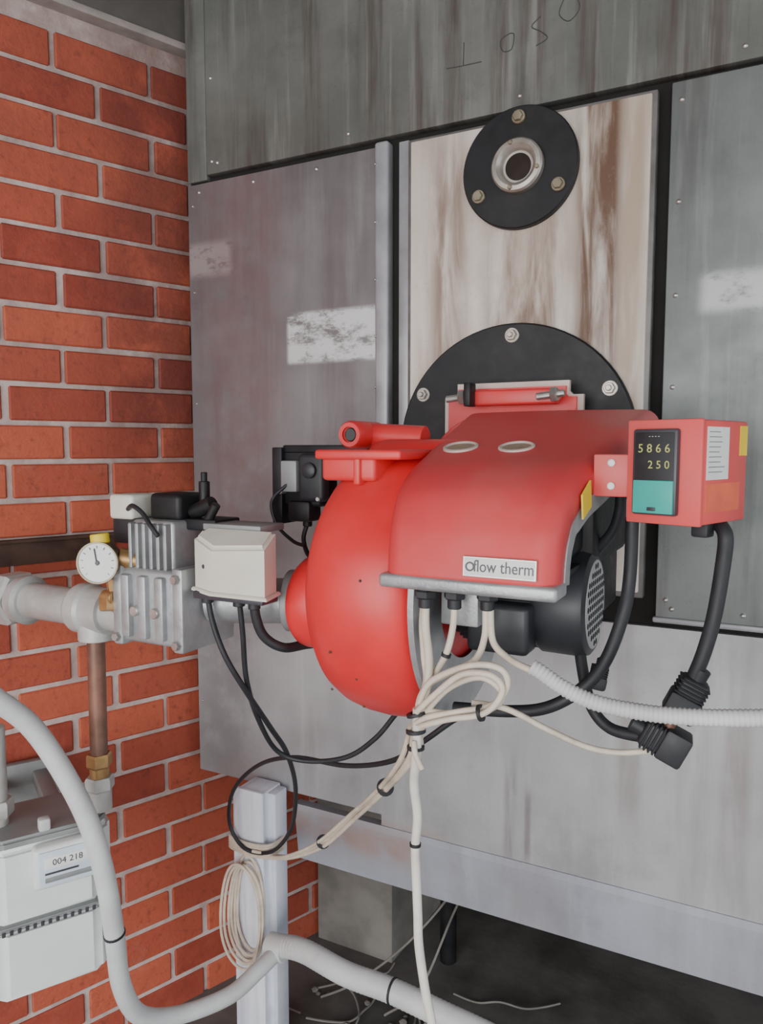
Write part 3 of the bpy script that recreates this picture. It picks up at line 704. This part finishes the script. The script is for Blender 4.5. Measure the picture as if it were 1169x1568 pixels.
plug('plug_upper', (-.077, .930, 1.206), .1, math.radians(115), 1.0)
plug('plug_lower', (-.100, .930, 1.150), .1, math.radians(25), 1.05)
plug('plug_inner', (-.182, .945, 1.212), .2, math.radians(100), .6)
tube('plug_link', '(-85,930,1190) (-92,930,1175) (-98,930,1162)', .007, 'copper', BW)

D = empty('floor_debris')
bm = bmesh.new()
for i in range(10):
    x = random.uniform(-1.0, -.6); y = random.uniform(1.42, 1.66); pts = []
    a = random.uniform(0, 6.3)
    for k in range(6):
        pts.append((x, y, FZ + .005 + random.uniform(0, .015))); a += random.uniform(-.7, .7); x = max(-1.05, x + .06 * math.cos(a)); y += .04 * math.sin(a)
    add_tube(bm, pts, .0025, 6, 5)
for s in ('(-560,1700,730) (-590,1690,600) (-650,1670,420) (-760,1620,260) (-880,1560,150) (-950,1500,125)', '(-520,1760,730) (-560,1720,560) (-640,1640,380) (-700,1560,200) (-780,1520,125)'):
    add_tube(bm, mm(s), .003, 6, 8)
finish(bm, 'loose_wires', 'concrete', D)
bm = bmesh.new()
for i in range(60):
    x = random.uniform(-1.0, -.3); y = random.uniform(1.35, 1.65); s = random.uniform(.004, .012)
    t = bmesh.new(); bmesh.ops.create_icosphere(t, subdivisions=1, radius=s)
    for v in t.verts: v.co *= random.uniform(.7, 1.2)
    merge(bm, t, 0, Matrix.Translation((x, y, FZ + s * .4)) @ Matrix.Scale(.6, 4, (0, 0, 1)))
finish(bm, 'rubble', 'concrete', D, smooth=False)

# ---------------------------------------------------------------- light
w = bpy.data.worlds.new('sky'); bpy.context.scene.world = w; w.use_nodes = True
nt = w.node_tree; bg = nt.nodes['Background']
bg.inputs[0].default_value = (.90, .95, 1.0, 1); bg.inputs[1].default_value = 2.0
def area(name, loc, tgt, size, power, col=(1, 1, 1)):
    l = bpy.data.lights.new(name, 'AREA'); l.shape = 'RECTANGLE'; l.size, l.size_y = size; l.energy = power; l.color = col
    o = bpy.data.objects.new(name, l); o.location = loc; o.rotation_euler = (Vector(tgt) - Vector(loc)).to_track_quat('-Z', 'Y').to_euler(); COL.objects.link(o)
area('daylight_opening', (-.2, -2.4, 1.3), (-.7, 1.2, .9), (2.8, 1.9), 85, (1, .98, .95))

# ---------------------------------------------------------------- camera
cam = bpy.data.cameras.new('camera'); cam.sensor_fit = 'VERTICAL'; cam.sensor_height = 36; cam.lens = 36 * 1147 / 1568
cam.clip_start = .02
co = bpy.data.objects.new('camera', cam); co.location = (0, 0, 1.5)
co.rotation_euler = (math.radians(90 - 4.93), 0, math.radians(27.4)); COL.objects.link(co)
bpy.context.scene.camera = co
